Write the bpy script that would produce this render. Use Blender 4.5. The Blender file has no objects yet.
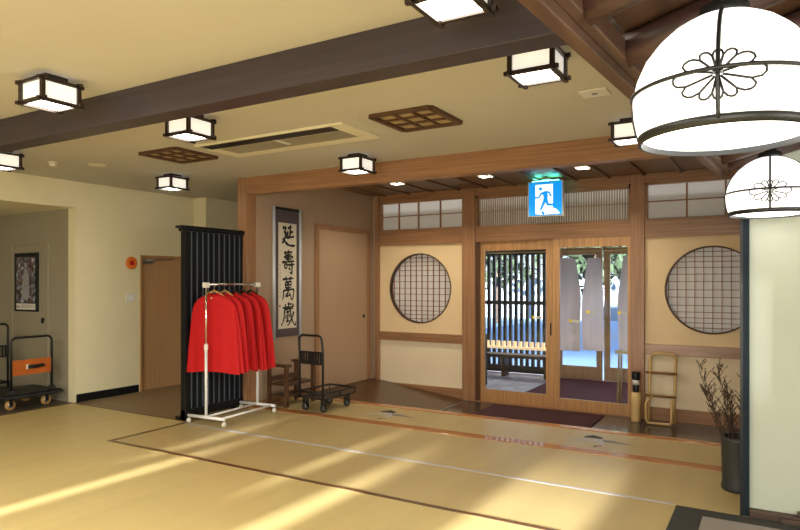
import bpy, bmesh, math, random
from mathutils import Vector, Matrix
random.seed(7)
PI = math.pi
S = bpy.context.scene
COL = S.collection

# ------------------------------------------------------------------ materials
def new_mat(name):
    m = bpy.data.materials.new(name); m.use_nodes = True
    nt = m.node_tree
    return m, nt, nt.nodes['Principled BSDF']

def set_in(node, key, val):
    if key in node.inputs: node.inputs[key].default_value = val

def plain(name, c, rough=0.6, metal=0.0, var=0.0, scale=8.0, bump=0.0, spec=0.5, stretch=(1, 1, 1)):
    m, nt, b = new_mat(name)
    b.inputs['Base Color'].default_value = (*c, 1)
    b.inputs['Roughness'].default_value = rough
    b.inputs['Metallic'].default_value = metal
    set_in(b, 'Specular IOR Level', spec)
    if var or bump:
        tc = nt.nodes.new('ShaderNodeTexCoord'); mp = nt.nodes.new('ShaderNodeMapping')
        mp.inputs['Scale'].default_value = stretch
        nz = nt.nodes.new('ShaderNodeTexNoise'); nz.inputs['Scale'].default_value = scale
        nz.inputs['Detail'].default_value = 5
        nt.links.new(tc.outputs['Object'], mp.inputs['Vector']); nt.links.new(mp.outputs[0], nz.inputs['Vector'])
        if var:
            mx = nt.nodes.new('ShaderNodeMix'); mx.data_type = 'RGBA'
            mx.inputs[6].default_value = (*[x * (1 - var) for x in c], 1)
            mx.inputs[7].default_value = (*[min(1, x * (1 + var)) for x in c], 1)
            nt.links.new(nz.outputs['Fac'], mx.inputs[0]); nt.links.new(mx.outputs[2], b.inputs['Base Color'])
        if bump:
            bp = nt.nodes.new('ShaderNodeBump'); bp.inputs['Strength'].default_value = bump
            bp.inputs['Distance'].default_value = 0.01
            nt.links.new(nz.outputs['Fac'], bp.inputs['Height']); nt.links.new(bp.outputs[0], b.inputs['Normal'])
    return m

def wood(name, c, axis='X', rough=0.4, var=0.35, fine=45.0, long=1.2, spec=0.5):
    """grain running along one axis"""
    s = {'X': (long, fine, fine), 'Y': (fine, long, fine), 'Z': (fine, fine, long)}[axis]
    m, nt, b = new_mat(name)
    tc = nt.nodes.new('ShaderNodeTexCoord'); mp = nt.nodes.new('ShaderNodeMapping')
    mp.inputs['Scale'].default_value = s
    nz = nt.nodes.new('ShaderNodeTexNoise'); nz.inputs['Scale'].default_value = 1.0
    nz.inputs['Detail'].default_value = 6; nz.inputs['Roughness'].default_value = 0.6
    cr = nt.nodes.new('ShaderNodeValToRGB')
    cr.color_ramp.elements[0].position = 0.3; cr.color_ramp.elements[1].position = 0.72
    cr.color_ramp.elements[0].color = (*[x * (1 - var) for x in c], 1)
    cr.color_ramp.elements[1].color = (*[min(1, x * (1 + var * .7)) for x in c], 1)
    nt.links.new(tc.outputs['Object'], mp.inputs['Vector']); nt.links.new(mp.outputs[0], nz.inputs['Vector'])
    nt.links.new(nz.outputs['Fac'], cr.inputs[0]); nt.links.new(cr.outputs[0], b.inputs['Base Color'])
    b.inputs['Roughness'].default_value = rough
    set_in(b, 'Specular IOR Level', spec)
    return m

def emit(name, c, strength):
    m, nt, b = new_mat(name)
    b.inputs['Base Color'].default_value = (*c, 1)
    b.inputs['Emission Color'].default_value = (*c, 1)
    b.inputs['Emission Strength'].default_value = strength
    b.inputs['Roughness'].default_value = 0.5
    return m

def tatami(name, c, rough=0.5):
    """woven rush: fine weft across, faint lengthwise bands"""
    m, nt, b = new_mat(name)
    tc = nt.nodes.new('ShaderNodeTexCoord')
    def noise(scale, st, det=4):
        mp = nt.nodes.new('ShaderNodeMapping'); mp.inputs['Scale'].default_value = st
        nz = nt.nodes.new('ShaderNodeTexNoise'); nz.inputs['Scale'].default_value = scale; nz.inputs['Detail'].default_value = det
        nt.links.new(tc.outputs['Object'], mp.inputs['Vector']); nt.links.new(mp.outputs[0], nz.inputs['Vector'])
        return nz
    n1 = noise(1.0, (7, .25, 1)); n2 = noise(1.0, (220, 6, 1), 2); n3 = noise(0.7, (1, 1, 1))
    def mix(a, bcol, fac, t='MIX', f=None):
        mx = nt.nodes.new('ShaderNodeMix'); mx.data_type = 'RGBA'; mx.blend_type = t
        if isinstance(a, tuple): mx.inputs[6].default_value = (*a, 1)
        else: nt.links.new(a, mx.inputs[6])
        if isinstance(bcol, tuple): mx.inputs[7].default_value = (*bcol, 1)
        else: nt.links.new(bcol, mx.inputs[7])
        if fac is not None: nt.links.new(fac, mx.inputs[0])
        else: mx.inputs[0].default_value = f
        return mx.outputs[2]
    base = mix(tuple(x * .86 for x in c), tuple(x * 1.12 for x in c), n1.outputs['Fac'])
    weave = mix(tuple(.8 for _ in c), tuple(1.1 for _ in c), n2.outputs['Fac'])
    col = mix(base, weave, None, 'MULTIPLY', .7)
    blot = mix((.9, .9, .88), (1.06, 1.05, 1.05), n3.outputs['Fac'])
    col = mix(col, blot, None, 'MULTIPLY', 1.0)
    nt.links.new(col, b.inputs['Base Color'])
    b.inputs['Roughness'].default_value = rough
    bp = nt.nodes.new('ShaderNodeBump'); bp.inputs['Strength'].default_value = .12; bp.inputs['Distance'].default_value = .002
    nt.links.new(n2.outputs['Fac'], bp.inputs['Height']); nt.links.new(bp.outputs[0], b.inputs['Normal'])
    return m

def tiles(name, c, grout, size, rough):
    m, nt, b = new_mat(name)
    tc = nt.nodes.new('ShaderNodeTexCoord')
    br = nt.nodes.new('ShaderNodeTexBrick'); br.offset = 0.0
    br.inputs['Scale'].default_value = 1.0
    br.inputs['Brick Width'].default_value = size; br.inputs['Row Height'].default_value = size
    br.inputs['Mortar Size'].default_value = .006
    br.inputs['Color1'].default_value = (*[x * .8 for x in c], 1); br.inputs['Color2'].default_value = (*[x * 1.2 for x in c], 1)
    br.inputs['Mortar'].default_value = (*grout, 1)
    nt.links.new(tc.outputs['Object'], br.inputs['Vector']); nt.links.new(br.outputs['Color'], b.inputs['Base Color'])
    b.inputs['Roughness'].default_value = rough
    return m

def planks(name, c, width, rough):
    """floor boards along X: brick texture with very long bricks, plus grain"""
    m, nt, b = new_mat(name)
    tc = nt.nodes.new('ShaderNodeTexCoord')
    br = nt.nodes.new('ShaderNodeTexBrick')
    br.inputs['Scale'].default_value = 1.0
    br.inputs['Brick Width'].default_value = 2.4; br.inputs['Row Height'].default_value = width
    br.inputs['Mortar Size'].default_value = .004
    br.inputs['Color1'].default_value = (*[x * .75 for x in c], 1); br.inputs['Color2'].default_value = (*[x * 1.25 for x in c], 1)
    br.inputs['Mortar'].default_value = (*[x * .3 for x in c], 1)
    nt.links.new(tc.outputs['Object'], br.inputs['Vector'])
    nt.links.new(br.outputs['Color'], b.inputs['Base Color'])
    b.inputs['Roughness'].default_value = rough
    return m

def glass(name):
    m = bpy.data.materials.new(name); m.use_nodes = True
    nt = m.node_tree; nt.nodes.clear()
    out = nt.nodes.new('ShaderNodeOutputMaterial'); mx = nt.nodes.new('ShaderNodeMixShader')
    tr = nt.nodes.new('ShaderNodeBsdfTransparent'); gl = nt.nodes.new('ShaderNodeBsdfGlossy'); fr = nt.nodes.new('ShaderNodeFresnel')
    gl.inputs['Roughness'].default_value = .02; tr.inputs['Color'].default_value = (.95, .97, .98, 1)
    fr.inputs['IOR'].default_value = 1.45
    nt.links.new(fr.outputs[0], mx.inputs[0]); nt.links.new(tr.outputs[0], mx.inputs[1]); nt.links.new(gl.outputs[0], mx.inputs[2])
    nt.links.new(mx.outputs[0], out.inputs['Surface'])
    return m

def paper(name, c, glow=0.0):
    m, nt, b = new_mat(name)
    b.inputs['Base Color'].default_value = (*c, 1); b.inputs['Roughness'].default_value = .9
    out = nt.nodes['Material Output']
    tl = nt.nodes.new('ShaderNodeBsdfTranslucent'); tl.inputs['Color'].default_value = (*c, 1)
    mx = nt.nodes.new('ShaderNodeMixShader'); mx.inputs[0].default_value = .45 - glow
    nt.links.new(b.outputs[0], mx.inputs[1]); nt.links.new(tl.outputs[0], mx.inputs[2]); nt.links.new(mx.outputs[0], out.inputs['Surface'])
    return m

def collage(name):
    """printed poster: patches of dark and coloured photographs"""
    m, nt, b = new_mat(name)
    tc = nt.nodes.new('ShaderNodeTexCoord'); vo = nt.nodes.new('ShaderNodeTexVoronoi'); vo.inputs['Scale'].default_value = 14
    nz = nt.nodes.new('ShaderNodeTexNoise'); nz.inputs['Scale'].default_value = 20; nz.inputs['Detail'].default_value = 8
    cr = nt.nodes.new('ShaderNodeValToRGB'); e = cr.color_ramp.elements
    e[0].color = (.02, .02, .025, 1); e[1].color = (.6, .62, .66, 1); e[0].position = .36; e[1].position = .68
    a = e.new(.47); a.color = (.16, .07, .05, 1); a = e.new(.56); a.color = (.15, .2, .3, 1)
    nt.links.new(tc.outputs['Object'], nz.inputs['Vector']); nt.links.new(tc.outputs['Object'], vo.inputs['Vector'])
    mx = nt.nodes.new('ShaderNodeMix'); mx.data_type = 'RGBA'; mx.blend_type = 'MULTIPLY'; mx.inputs[0].default_value = .35
    nt.links.new(nz.outputs['Fac'], cr.inputs[0]); nt.links.new(cr.outputs[0], mx.inputs[6]); nt.links.new(vo.outputs['Color'], mx.inputs[7])
    nt.links.new(mx.outputs[2], b.inputs['Base Color']); b.inputs['Roughness'].default_value = .35
    return m

M = {}
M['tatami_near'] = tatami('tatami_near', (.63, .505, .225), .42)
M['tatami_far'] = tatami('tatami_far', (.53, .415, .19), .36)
M['ceiling'] = plain('ceiling_paper', (.56, .535, .485), .9, var=.05, scale=2)
M['wall_cream'] = plain('wall_cream', (.80, .73, .50), .85, var=.05, scale=3, bump=.05)
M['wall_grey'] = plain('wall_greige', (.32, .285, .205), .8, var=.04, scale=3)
M['wall_pale'] = plain('wall_pale_green', (.40, .43, .36), .7, var=.06, scale=5, bump=.05)
M['wall_tan'] = plain('wall_tan', (.40, .285, .19), .8, var=.06, scale=2.5)
M['plaster'] = plain('plaster_ochre', (.80, .62, .37), .8, var=.05, scale=2.5, bump=.04)
M['plaster_low'] = plain('plaster_pale', (.82, .70, .50), .8, var=.05, scale=2.5, bump=.04)
OR = (.35, .18, .088)
M['wood_x'] = wood('hinoki_x', OR, 'X', .35)
M['wood_y'] = wood('hinoki_y', OR, 'Y', .35)
M['wood_z'] = wood('hinoki_z', OR, 'Z', .35)
M['door_x'] = wood('door_wood_x', (.50, .27, .115), 'X', .3)
M['door_z'] = wood('door_wood_z', (.50, .27, .115), 'Z', .3)
M['strip'] = wood('floor_strip', (.46, .20, .075), 'X', .07, .2)
M['darkstrip'] = wood('dark_floor_strip', (.12, .06, .025), 'X', .3, .2)
M['beam'] = wood('dark_beam', (.050, .038, .050), 'X', .45, .3, 30, .8)
M['dark_wood'] = wood('dark_wood', (.085, .042, .022), 'X', .4)
M['dark_wood_y'] = wood('dark_wood_y', (.085, .042, .022), 'Y', .4)
M['dark_wood_z'] = wood('dark_wood_z', (.10, .045, .022), 'Z', .35)
M['panel_dark'] = wood('entry_ceiling', (.19, .105, .055), 'X', .45)
M['door_leaf'] = wood('pale_door', (.50, .30, .15), 'Z', .4, .12)
M['door_tan'] = plain('door_tan', (.44, .30, .19), .6, var=.04, scale=2)
M['black'] = plain('black_lacquer', (.007, .008, .010), .4, spec=.3)
M['black_slat'] = plain('black_slat', (.075, .095, .12), .3)  # bluish tone paints the highlight along the black slat edges
M['black_metal'] = plain('black_metal', (.014, .014, .015), .35, .2)
M['rubber'] = plain('rubber', (.02, .02, .02), .7)
M['lamp_frame'] = wood('lamp_frame', (.025, .014, .010), 'X', .35, .3)
M['lamp_side'] = emit('lamp_paper_side', (1.0, .97, .91), .45)
M['lamp_bottom'] = emit('lamp_paper_bottom', (1.0, .91, .74), 16.0)
M['shade'] = emit('pendant_glass', (1.0, .985, .95), .95)
M['shade_low'] = emit('pendant_bottom', (1.0, .98, .94), 3.0)
M['iron'] = plain('pendant_iron', (.010, .012, .012), .4)
M['down'] = emit('downlight', (1.0, .85, .6), 9.0)
M['white_plastic'] = plain('white_plastic', (.75, .74, .68), .4)
M['cream_plastic'] = plain('cream_plastic', (.80, .75, .58), .5)
M['white_paint'] = plain('white_paint', (.82, .83, .84), .3)
M['chrome'] = plain('chrome', (.75, .76, .78), .12, 1.0)
M['red'] = plain('red_wool', (.50, .010, .013), .75, var=.12, scale=30, bump=.08, spec=.25)
M['red_dark'] = plain('red_wool_trim', (.45, .010, .012), .8, spec=.2)
M['hanger_wood'] = wood('hanger_wood', (.55, .33, .13), 'X', .4)
M['hanger_dark'] = plain('hanger_dark', (.03, .015, .012), .4)
M['orange'] = plain('orange_board', (.48, .115, .016), .5, var=.08)
M['orange_button'] = plain('orange_button', (.80, .20, .03), .4)
M['wheel_tan'] = plain('wheel_tan', (.45, .25, .08), .5)
M['tile'] = tiles('entry_tile', (.055, .044, .036), (.03, .027, .024), .30, .14)
M['ramp'] = planks('ramp_boards', (.10, .048, .022), .10, .28)
M['corridor'] = plain('corridor_floor', (.27, .19, .105), .55, var=.06, scale=4)
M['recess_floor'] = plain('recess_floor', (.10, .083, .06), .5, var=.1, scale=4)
M['carpet_red'] = plain('wine_carpet', (.12, .012, .010), .95, var=.2, scale=140, bump=.3)
M['carpet_in'] = plain('entry_carpet', (.055, .009, .010), .95, var=.2, scale=140, bump=.3)
M['rug_grey'] = plain('rug_grey', (.26, .225, .205), .95, var=.35, scale=160, bump=.3)
M['rug_border'] = plain('rug_border', (.03, .03, .027), .8)
M['bamboo'] = plain('bamboo', (.55, .36, .14), .35, var=.12, scale=14)
M['bamboo_dark'] = plain('bamboo_dark', (.24, .11, .035), .35, var=.12, scale=14)
M['bamboo_pale'] = plain('bamboo_pale', (.66, .46, .20), .35, var=.1, scale=10)
M['vase'] = plain('vase_iron', (.028, .030, .029), .5, .1, var=.35, scale=9, bump=.25)
M['twig'] = plain('twig', (.085, .048, .030), .8, var=.3, scale=30)
M['paper'] = paper('shoji_paper', (.90, .89, .87), .2)
M['lattice'] = wood('lattice', (.32, .14, .055), 'Z', .5)
M['slat_pale'] = wood('pale_slat', (.52, .38, .26), 'Z', .5)
M['glass'] = glass('door_glass')
M['sign_blue'] = emit('sign_blue', (.0, .27, .80), .72)
M['sign_white'] = emit('sign_white', (.92, 1.0, .98), .7)
M['sign_green'] = emit('sign_glow', (.1, .95, .75), 22.0)
M['sign_frame'] = plain('sign_frame', (.55, .54, .48), .4)
M['scroll_border'] = plain('scroll_border', (.085, .065, .075), .7, var=.1, scale=30)
M['scroll_edge'] = plain('scroll_edge', (.60, .64, .70), .25, .1)
M['scroll_paper'] = plain('scroll_paper', (.72, .66, .53), .85, var=.05, scale=5)
M['ink'] = plain('ink', (.008, .008, .009), .6)
M['seal'] = plain('seal_red', (.5, .03, .02), .6)
M['collage'] = collage('poster_print')
M['metal_grey'] = plain('metal_grey', (.35, .35, .34), .35, .8)
M['seam'] = plain('seam_tape', (.46, .46, .50), .6)
M['grille'] = plain('ac_grille', (.40, .36, .26), .6)
M['vent_mesh'] = plain('vent_mesh', (.42, .32, .17), .7)
M['vent_wood'] = wood('vent_wood', (.10, .045, .02), 'X', .5)
M['log'] = wood('log_bark', (.058, .027, .023), 'X', .45, .65, 22, 2.5)
M['eave_board'] = wood('eave_board', (.075, .036, .018), 'Y', .5, .6, 14, 1.0)
M['eave_fascia'] = wood('eave_fascia', (.085, .040, .020), 'Y', .5, .5, 30, 1.4)
M['post_blue'] = plain('post_blue', (.010, .017, .025), .6, spec=.12)
M['base_wood'] = wood('base_wood', (.06, .03, .018), 'X', .5, .5)
M['crane_white'] = plain('crane_white', (.50, .50, .50), .6)
M['crane_grey'] = plain('crane_grey', (.20, .20, .21), .6)
M['stone'] = tiles('porch_stone', (.66, .56, .53), (.4, .35, .33), .22, .5)
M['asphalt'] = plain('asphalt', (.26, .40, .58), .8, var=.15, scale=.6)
M['noren'] = paper('pale_cloth', (.74, .60, .56))
M['leaf'] = plain('leaf', (.04, .065, .03), .7, var=.5, scale=3)
M['leaf2'] = plain('leaf_light', (.08, .12, .06), .7, var=.5, scale=3)
M['trunk'] = plain('bark', (.08, .055, .04), .9, var=.3)
M['yellow'] = plain('sticker_yellow', (.85, .62, .03), .5)
M['bench_glow'] = emit('lit_rail', (1.0, .72, .40), .55)  # warm light on the pale rail painted in as emission
M['screen_dark'] = plain('screen_dark', (.03, .022, .02), .5)
M['far_wall'] = plain('far_wall', (.30, .36, .42), .8)

# ------------------------------------------------------------------ mesh builder
class MB:
    def __init__(self): self.bm = bmesh.new(); self.mi = 0
    def _tag(self, faces):
        for f in faces: f.material_index = self.mi
    def box(self, x0, x1, y0, y1, z0, z1):
        v = [self.bm.verts.new((x, y, z)) for z in (z0, z1) for y in (y0, y1) for x in (x0, x1)]
        F = [(0, 2, 3, 1), (4, 5, 7, 6), (0, 1, 5, 4), (2, 6, 7, 3), (0, 4, 6, 2), (1, 3, 7, 5)]
        self._tag([self.bm.faces.new([v[i] for i in f]) for f in F]); return self
    def hexa(self, pts):
        """8 points: bottom ring of four, then top ring of four"""
        v = [self.bm.verts.new(p) for p in pts]
        F = [(3, 2, 1, 0), (4, 5, 6, 7), (0, 1, 5, 4), (1, 2, 6, 5), (2, 3, 7, 6), (3, 0, 4, 7)]
        self._tag([self.bm.faces.new([v[i] for i in f]) for f in F]); return self
    def prism(self, poly, fn0, fn1):
        """2-D polygon pushed between two mappings"""
        a = [self.bm.verts.new(fn0(*p)) for p in poly]; b = [self.bm.verts.new(fn1(*p)) for p in poly]
        n = len(poly); fs = [self.bm.faces.new(a[::-1]), self.bm.faces.new(b)]
        for i in range(n): fs.append(self.bm.faces.new([a[i], a[(i + 1) % n], b[(i + 1) % n], b[i]]))
        self._tag(fs); return self
    def poly(self, pts):
        self._tag([self.bm.faces.new([self.bm.verts.new(p) for p in pts])]); return self
    def tube(self, pts, r, n=8, closed=False, cap=True):
        """round tube through points; r a number or one per point"""
        P = [Vector(p) for p in pts]; k = len(P)
        R = r if isinstance(r, (list, tuple)) else [r] * k
        rings = []; ref = None
        for i, p in enumerate(P):
            if closed: t = (P[(i + 1) % k] - P[i - 1])
            else: t = P[min(i + 1, k - 1)] - P[max(i - 1, 0)]
            t = t.normalized() if t.length > 1e-9 else Vector((0, 0, 1))
            if ref is None:
                ref = Vector((0, 0, 1)) if abs(t.z) < .9 else Vector((1, 0, 0))
            u = (ref - t * ref.dot(t))
            if u.length < 1e-6: u = t.orthogonal()
            u.normalize(); w = t.cross(u); ref = u
            rings.append([self.bm.verts.new(p + (u * math.cos(2 * PI * j / n) + w * math.sin(2 * PI * j / n)) * R[i]) for j in range(n)])
        fs = []
        for i in range(k if closed else k - 1):
            a, b = rings[i], rings[(i + 1) % k]
            for j in range(n): fs.append(self.bm.faces.new([a[j], a[(j + 1) % n], b[(j + 1) % n], b[j]]))
        if cap and not closed:
            fs.append(self.bm.faces.new(rings[0][::-1])); fs.append(self.bm.faces.new(rings[-1]))
        for f in fs: f.smooth = True
        self._tag(fs); return self
    def lathe(self, prof, c=(0, 0, 0), n=32, axis='Z', cap=True):
        """profile of (radius, height) pairs turned about an axis"""
        def mp(r, h, a):
            x, y = r * math.cos(a), r * math.sin(a)
            q = {'Z': (x, y, h), 'X': (h, x, y), 'Y': (x, h, y)}[axis]
            return (q[0] + c[0], q[1] + c[1], q[2] + c[2])
        rings = [[self.bm.verts.new(mp(r, h, 2 * PI * j / n)) for j in range(n)] for r, h in prof]
        fs = []
        for a, b in zip(rings, rings[1:]):
            for j in range(n): fs.append(self.bm.faces.new([a[j], a[(j + 1) % n], b[(j + 1) % n], b[j]]))
        for f in fs: f.smooth = True
        if cap: fs.append(self.bm.faces.new(rings[0][::-1])); fs.append(self.bm.faces.new(rings[-1]))
        self._tag(fs); return self
    def stroke(self, pts, w, fn, th=0.0015):
        """flat ribbon of varying width (brush stroke): pts 2-D, w widths, fn maps (a, b, depth) to a point"""
        P = [Vector((p[0], p[1])) for p in pts]; n = len(P)
        L, Rr = [], []
        for i, p in enumerate(P):
            t = (P[min(i + 1, n - 1)] - P[max(i - 1, 0)]); t = t.normalized() if t.length > 1e-9 else Vector((1, 0))
            nn = Vector((-t.y, t.x)) * w[i] * .5
            L.append(p + nn); Rr.append(p - nn)
        for i in range(n - 1):
            q = [L[i], Rr[i], Rr[i + 1], L[i + 1]]
            self.poly([fn(v.x, v.y, th) for v in q])
        return self
    def build(self, name, mat, parent=None, bevel=0.0, smooth=False, recalc=True):
        bm = self.bm
        if recalc: bmesh.ops.recalc_face_normals(bm, faces=bm.faces)
        if smooth:
            for f in bm.faces: f.smooth = True
        root = parent
        while root is not None and root.parent is not None: root = root.parent
        if root is not None and not root.get('_local', False):
            bmesh.ops.translate(bm, verts=bm.verts, vec=-root.location)
        me = bpy.data.meshes.new(name); bm.to_mesh(me); bm.free()
        for m in (mat if isinstance(mat, (list, tuple)) else [mat]): me.materials.append(m)
        o = bpy.data.objects.new(name, me); COL.objects.link(o)
        if parent is not None: o.parent = parent
        if bevel:
            b = o.modifiers.new('bevel', 'BEVEL'); b.width = bevel; b.segments = 2; b.limit_method = 'ANGLE'
        return o

def tag(o, label, cat, group=None):
    o['label'] = label; o['category'] = cat
    if group: o['group'] = group
    return o
def thing(name, label, cat, loc=(0, 0, 0), group=None, local=False, rz=0.0):
    """Empty at the thing's base; parts are given in world numbers unless local"""
    o = bpy.data.objects.new(name, None); COL.objects.link(o)
    o.location = loc; o.rotation_euler = (0, 0, rz); o.empty_display_size = .1
    if local: o['_local'] = True
    return tag(o, label, cat, group)
def struct(o):
    o['kind'] = 'structure'; return o
def box_obj(name, mat, *b, parent=None, bevel=0.0):
    return MB().box(*b).build(name, mat, parent, bevel)
def sbox(name, mat, *b, bevel=0.0):
    return struct(box_obj(name, mat, *b, bevel=bevel))
def dup(root, loc, label=None, rz=None):
    r = root.copy(); COL.objects.link(r); r.location = loc
    if rz is not None: r.rotation_euler = (0, 0, rz)
    if label: r['label'] = label
    for ch in list(root.children):
        c = ch.copy(); COL.objects.link(c); c.parent = r
        for g in list(ch.children):
            d = g.copy(); COL.objects.link(d); d.parent = c
    return r

# ------------------------------------------------------------------ the room shell
CZ = 2.75            # main ceiling
YW = 8.30            # entrance wall
TZ = -.20            # entry tile level
XA = -5.38           # side wall of the entry
YN = -4.0            # wall behind the viewer

# floors
m = MB().box(-7.45, 6.0, YN, 3.72, -.3, 0); m.box(-7.45, -5.40, 3.72, 4.68, -.3, 0)
struct(m.build('floor', M['tatami_near']))
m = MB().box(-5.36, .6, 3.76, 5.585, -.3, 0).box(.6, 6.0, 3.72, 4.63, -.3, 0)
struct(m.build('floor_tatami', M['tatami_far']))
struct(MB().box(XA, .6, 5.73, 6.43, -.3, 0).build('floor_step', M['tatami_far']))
struct(MB().box(-7.62, XA, 4.70, 8.5, -.3, -.004).build('floor_corridor', M['corridor']))
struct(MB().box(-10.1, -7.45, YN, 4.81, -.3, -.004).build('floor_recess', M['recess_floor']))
struct(MB().box(-3.76, .6, 6.53, 8.5, -.3, TZ).build('floor_entry', M['tile']))
m = MB().hexa([(XA, 6.53, -.3), (-3.76, 6.53, -.3), (-3.76, 8.34, -.3), (XA, 8.34, -.3),
               (XA, 6.53, -.006), (-3.76, 6.53, TZ + .004), (-3.76, 8.34, TZ + .004), (XA, 8.34, -.006)])
struct(m.build('floor_ramp', M['ramp']))
sbox('trim_1', M['metal_grey'], -3.775, -3.745, 6.55, 8.3, TZ, TZ + .007)
sbox('trim_2', M['strip'], XA, .6, 5.585, 5.73, -.3, .004, bevel=.004)
sbox('trim_3', M['strip'], XA, .6, 6.43, 6.55, -.3, .008, bevel=.004)
struct(MB().box(-5.40, 6.0, 3.72, 3.76, -.3, .003).box(-5.40, -5.36, 3.76, 4.62, -.3, .003).build('trim_4', M['darkstrip']))
struct(MB().box(-7.45, -5.40, 4.66, 4.70, -.3, .004).box(-7.47, -7.44, YN, 4.66, -.3, .004).build('trim_5', M['darkstrip']))
sbox('trim_6', M['seam'], -5.36, -.56, 4.585, 4.622, -.01, .0005)
struct(MB().box(-1.71, -1.706, 5.735, 6.425, 0, .0012).build('trim_7', M['hanger_wood']))

# ceilings
sbox('ceiling', M['ceiling'], -7.6, 6.1, YN - .1, 5.70, CZ, CZ + .12)
sbox('ceiling_corridor', M['ceiling'], -7.6, -5.42, 5.695, 8.5, CZ + .002, CZ + .12)
sbox('ceiling_recess', M['wall_cream'], -10.0, -7.6, YN, 4.72, 2.42, 2.50)
m = MB().box(-5.5, .6, 5.70, 8.45, 2.84, 2.95)
for i in range(14):
    x = -5.15 + i * .42
    m.box(x, x + .03, 5.75, 8.28, 2.815, 2.84)
struct(m.build('ceiling_entry', M['panel_dark']))
# dark beam across the near ceiling
sbox('trim_beam', M['beam'], -7.45, -.02, 2.61, 2.77, 2.545, CZ, bevel=.004)
# timber beam and post at the mouth of the entry
sbox('trim_lintel', M['wood_x'], -5.39, .6, 5.56, 5.70, 2.545, CZ + .02, bevel=.004)
sbox('trim_post', M['wood_z'], -5.535, -5.385, 5.54, 5.70, 0, CZ, bevel=.006)

# left side
m = MB().box(-7.6, -7.45, YN, 4.70, 2.42, CZ).box(-7.6, -7.45, 4.70, 5.63, -.02, CZ)
m.box(-7.6, -7.45, 5.63, 6.57, 1.865, CZ + .1)
struct(m.build('wall_left', M['wall_cream']))
sbox('wall_left_jog', M['wall_cream'], -7.6, -7.2, 6.57, 8.4, -.02, CZ + .1)
sbox('wall_corridor_end', M['wall_cream'], -7.6, XA - .1, 8.4, 8.5, -.02, CZ + .1)
sbox('baseboard_left', M['black'], -7.45, -7.435, 4.71, 5.60, 0, .10)
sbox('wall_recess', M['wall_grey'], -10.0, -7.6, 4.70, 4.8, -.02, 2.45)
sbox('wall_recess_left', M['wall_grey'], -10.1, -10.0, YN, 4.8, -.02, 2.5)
# door in the recess wall (flush, same colour)
d = struct(MB().box(-8.86, -8.04, 4.692, 4.70, 0, 1.99).build('door_1', M['wall_grey']))
MB().box(-8.88, -8.86, 4.685, 4.70, 0, 2.0).box(-8.04, -8.025, 4.685, 4.70, 0, 2.0).box(-8.86, -8.04, 4.685, 4.70, 1.99, 2.0).build('door_frame', M['wall_grey'], d)
MB().lathe([(.028, 0), (.028, .008), (.016, .012), (.016, .03)], (-8.13, 4.69, 1.01), 16, 'Y').box(-8.14, -8.12, 4.665, 4.69, .965, 1.03).build('door_handle', M['black_metal'], d)
# door in the left wall with its closer
d = struct(MB().box(-7.54, -7.50, 5.64, 6.56, -.003, 1.86).build('door_2', M['door_leaf']))
MB().box(-7.56, -7.44, 5.63, 5.66, 0, 1.87).box(-7.56, -7.44, 6.54, 6.568, 0, 1.87).box(-7.56, -7.44, 5.66, 6.54, 1.84, 1.87).build('door_frame', M['door_z'], d)
c = MB().box(-7.50, -7.455, 5.68, 5.86, 1.755, 1.80).build('door_closer', M['metal_grey'], d, .006)
MB().tube([(-7.47, 5.74, 1.80), (-7.42, 5.95, 1.812), (-7.49, 6.2, 1.825)], .008).build('closer_arm', M['metal_grey'], c)

# side wall of the entry with its sliding door
sbox('wall_entry_side', M['wall_tan'], XA - .1, XA, 5.70, 8.42, -.2, 2.84)
sbox('baseboard_entry', M['wood_y'], XA, XA + .012, 5.72, 6.84, 0, .055)
d = struct(MB().box(XA, XA + .012, 6.90, 8.10, 0, 2.23).build('door_3', M['door_tan']))
MB().box(XA, XA + .03, 6.83, 6.90, 0, 2.30).box(XA, XA + .03, 8.10, 8.18, 0, 2.30).box(XA, XA + .03, 6.90, 8.10, 2.23, 2.30).build('door_frame', M['wood_z'], d, .003)
MB().lathe([(.03, 0), (.03, .006), (.018, .012)], (XA + .012, 8.02, .98), 16, 'X').build('door_pull', M['black_metal'], d)

# right side and the unseen rest of the room
sbox('wall_right', M['wall_pale'], -.128, 6.0, 4.64, 4.76, 0, CZ)
m = MB().box(-.168, -.12, 4.60, 4.76, 0, CZ); struct(m.build('trim_right_post', M['post_blue'], bevel=.003))
sbox('trim_right_edge', M['black'], -.172, -.155, 4.596, 4.77, 0, CZ)
m = MB().box(-.12, 6.0, 4.58, 4.64, 0, .05).box(.05, 6.0, 4.55, 4.60, 0, .035); m.box(.14, 6, 4.59, 4.64, .05, .075)
struct(m.build('baseboard_right', M['base_wood'], bevel=.004))
sbox('wall_right_far', M['wall_pale'], 6.0, 6.1, YN, 4.76, 0, CZ)
sbox('wall_entry_right', M['wall_tan'], .6, .7, 4.76, 8.5, -.3, 2.9)
# wall behind the viewer, with slots shaped to lay sun streaks on floor and wall
slots = [(-4.93, -4.80, .90, 1.00), (-4.58, -4.46, .45, .93), (-3.52, -3.40, .88, 1.02), (-2.98, -2.78, .45, .96), (-1.92, -1.22, .30, 1.005)]
m = MB(); x = -10.0
for a, b, z0, z1 in slots:
    m.box(x, a, YN - .04, YN, 0, CZ); m.box(a, b, YN - .04, YN, 0, z0); m.box(a, b, YN - .04, YN, z1, CZ); x = b
m.box(x, -.349, YN - .04, YN, 0, CZ).box(-.3435, 6.1, YN - .04, YN, 0, CZ)
m.box(-.349, -.3435, YN - .04, YN, 0, 1.75).box(-.349, -.3435, YN - .04, YN, 2.5, CZ)
struct(m.build('wall_near', M['wall_pale']))

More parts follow.
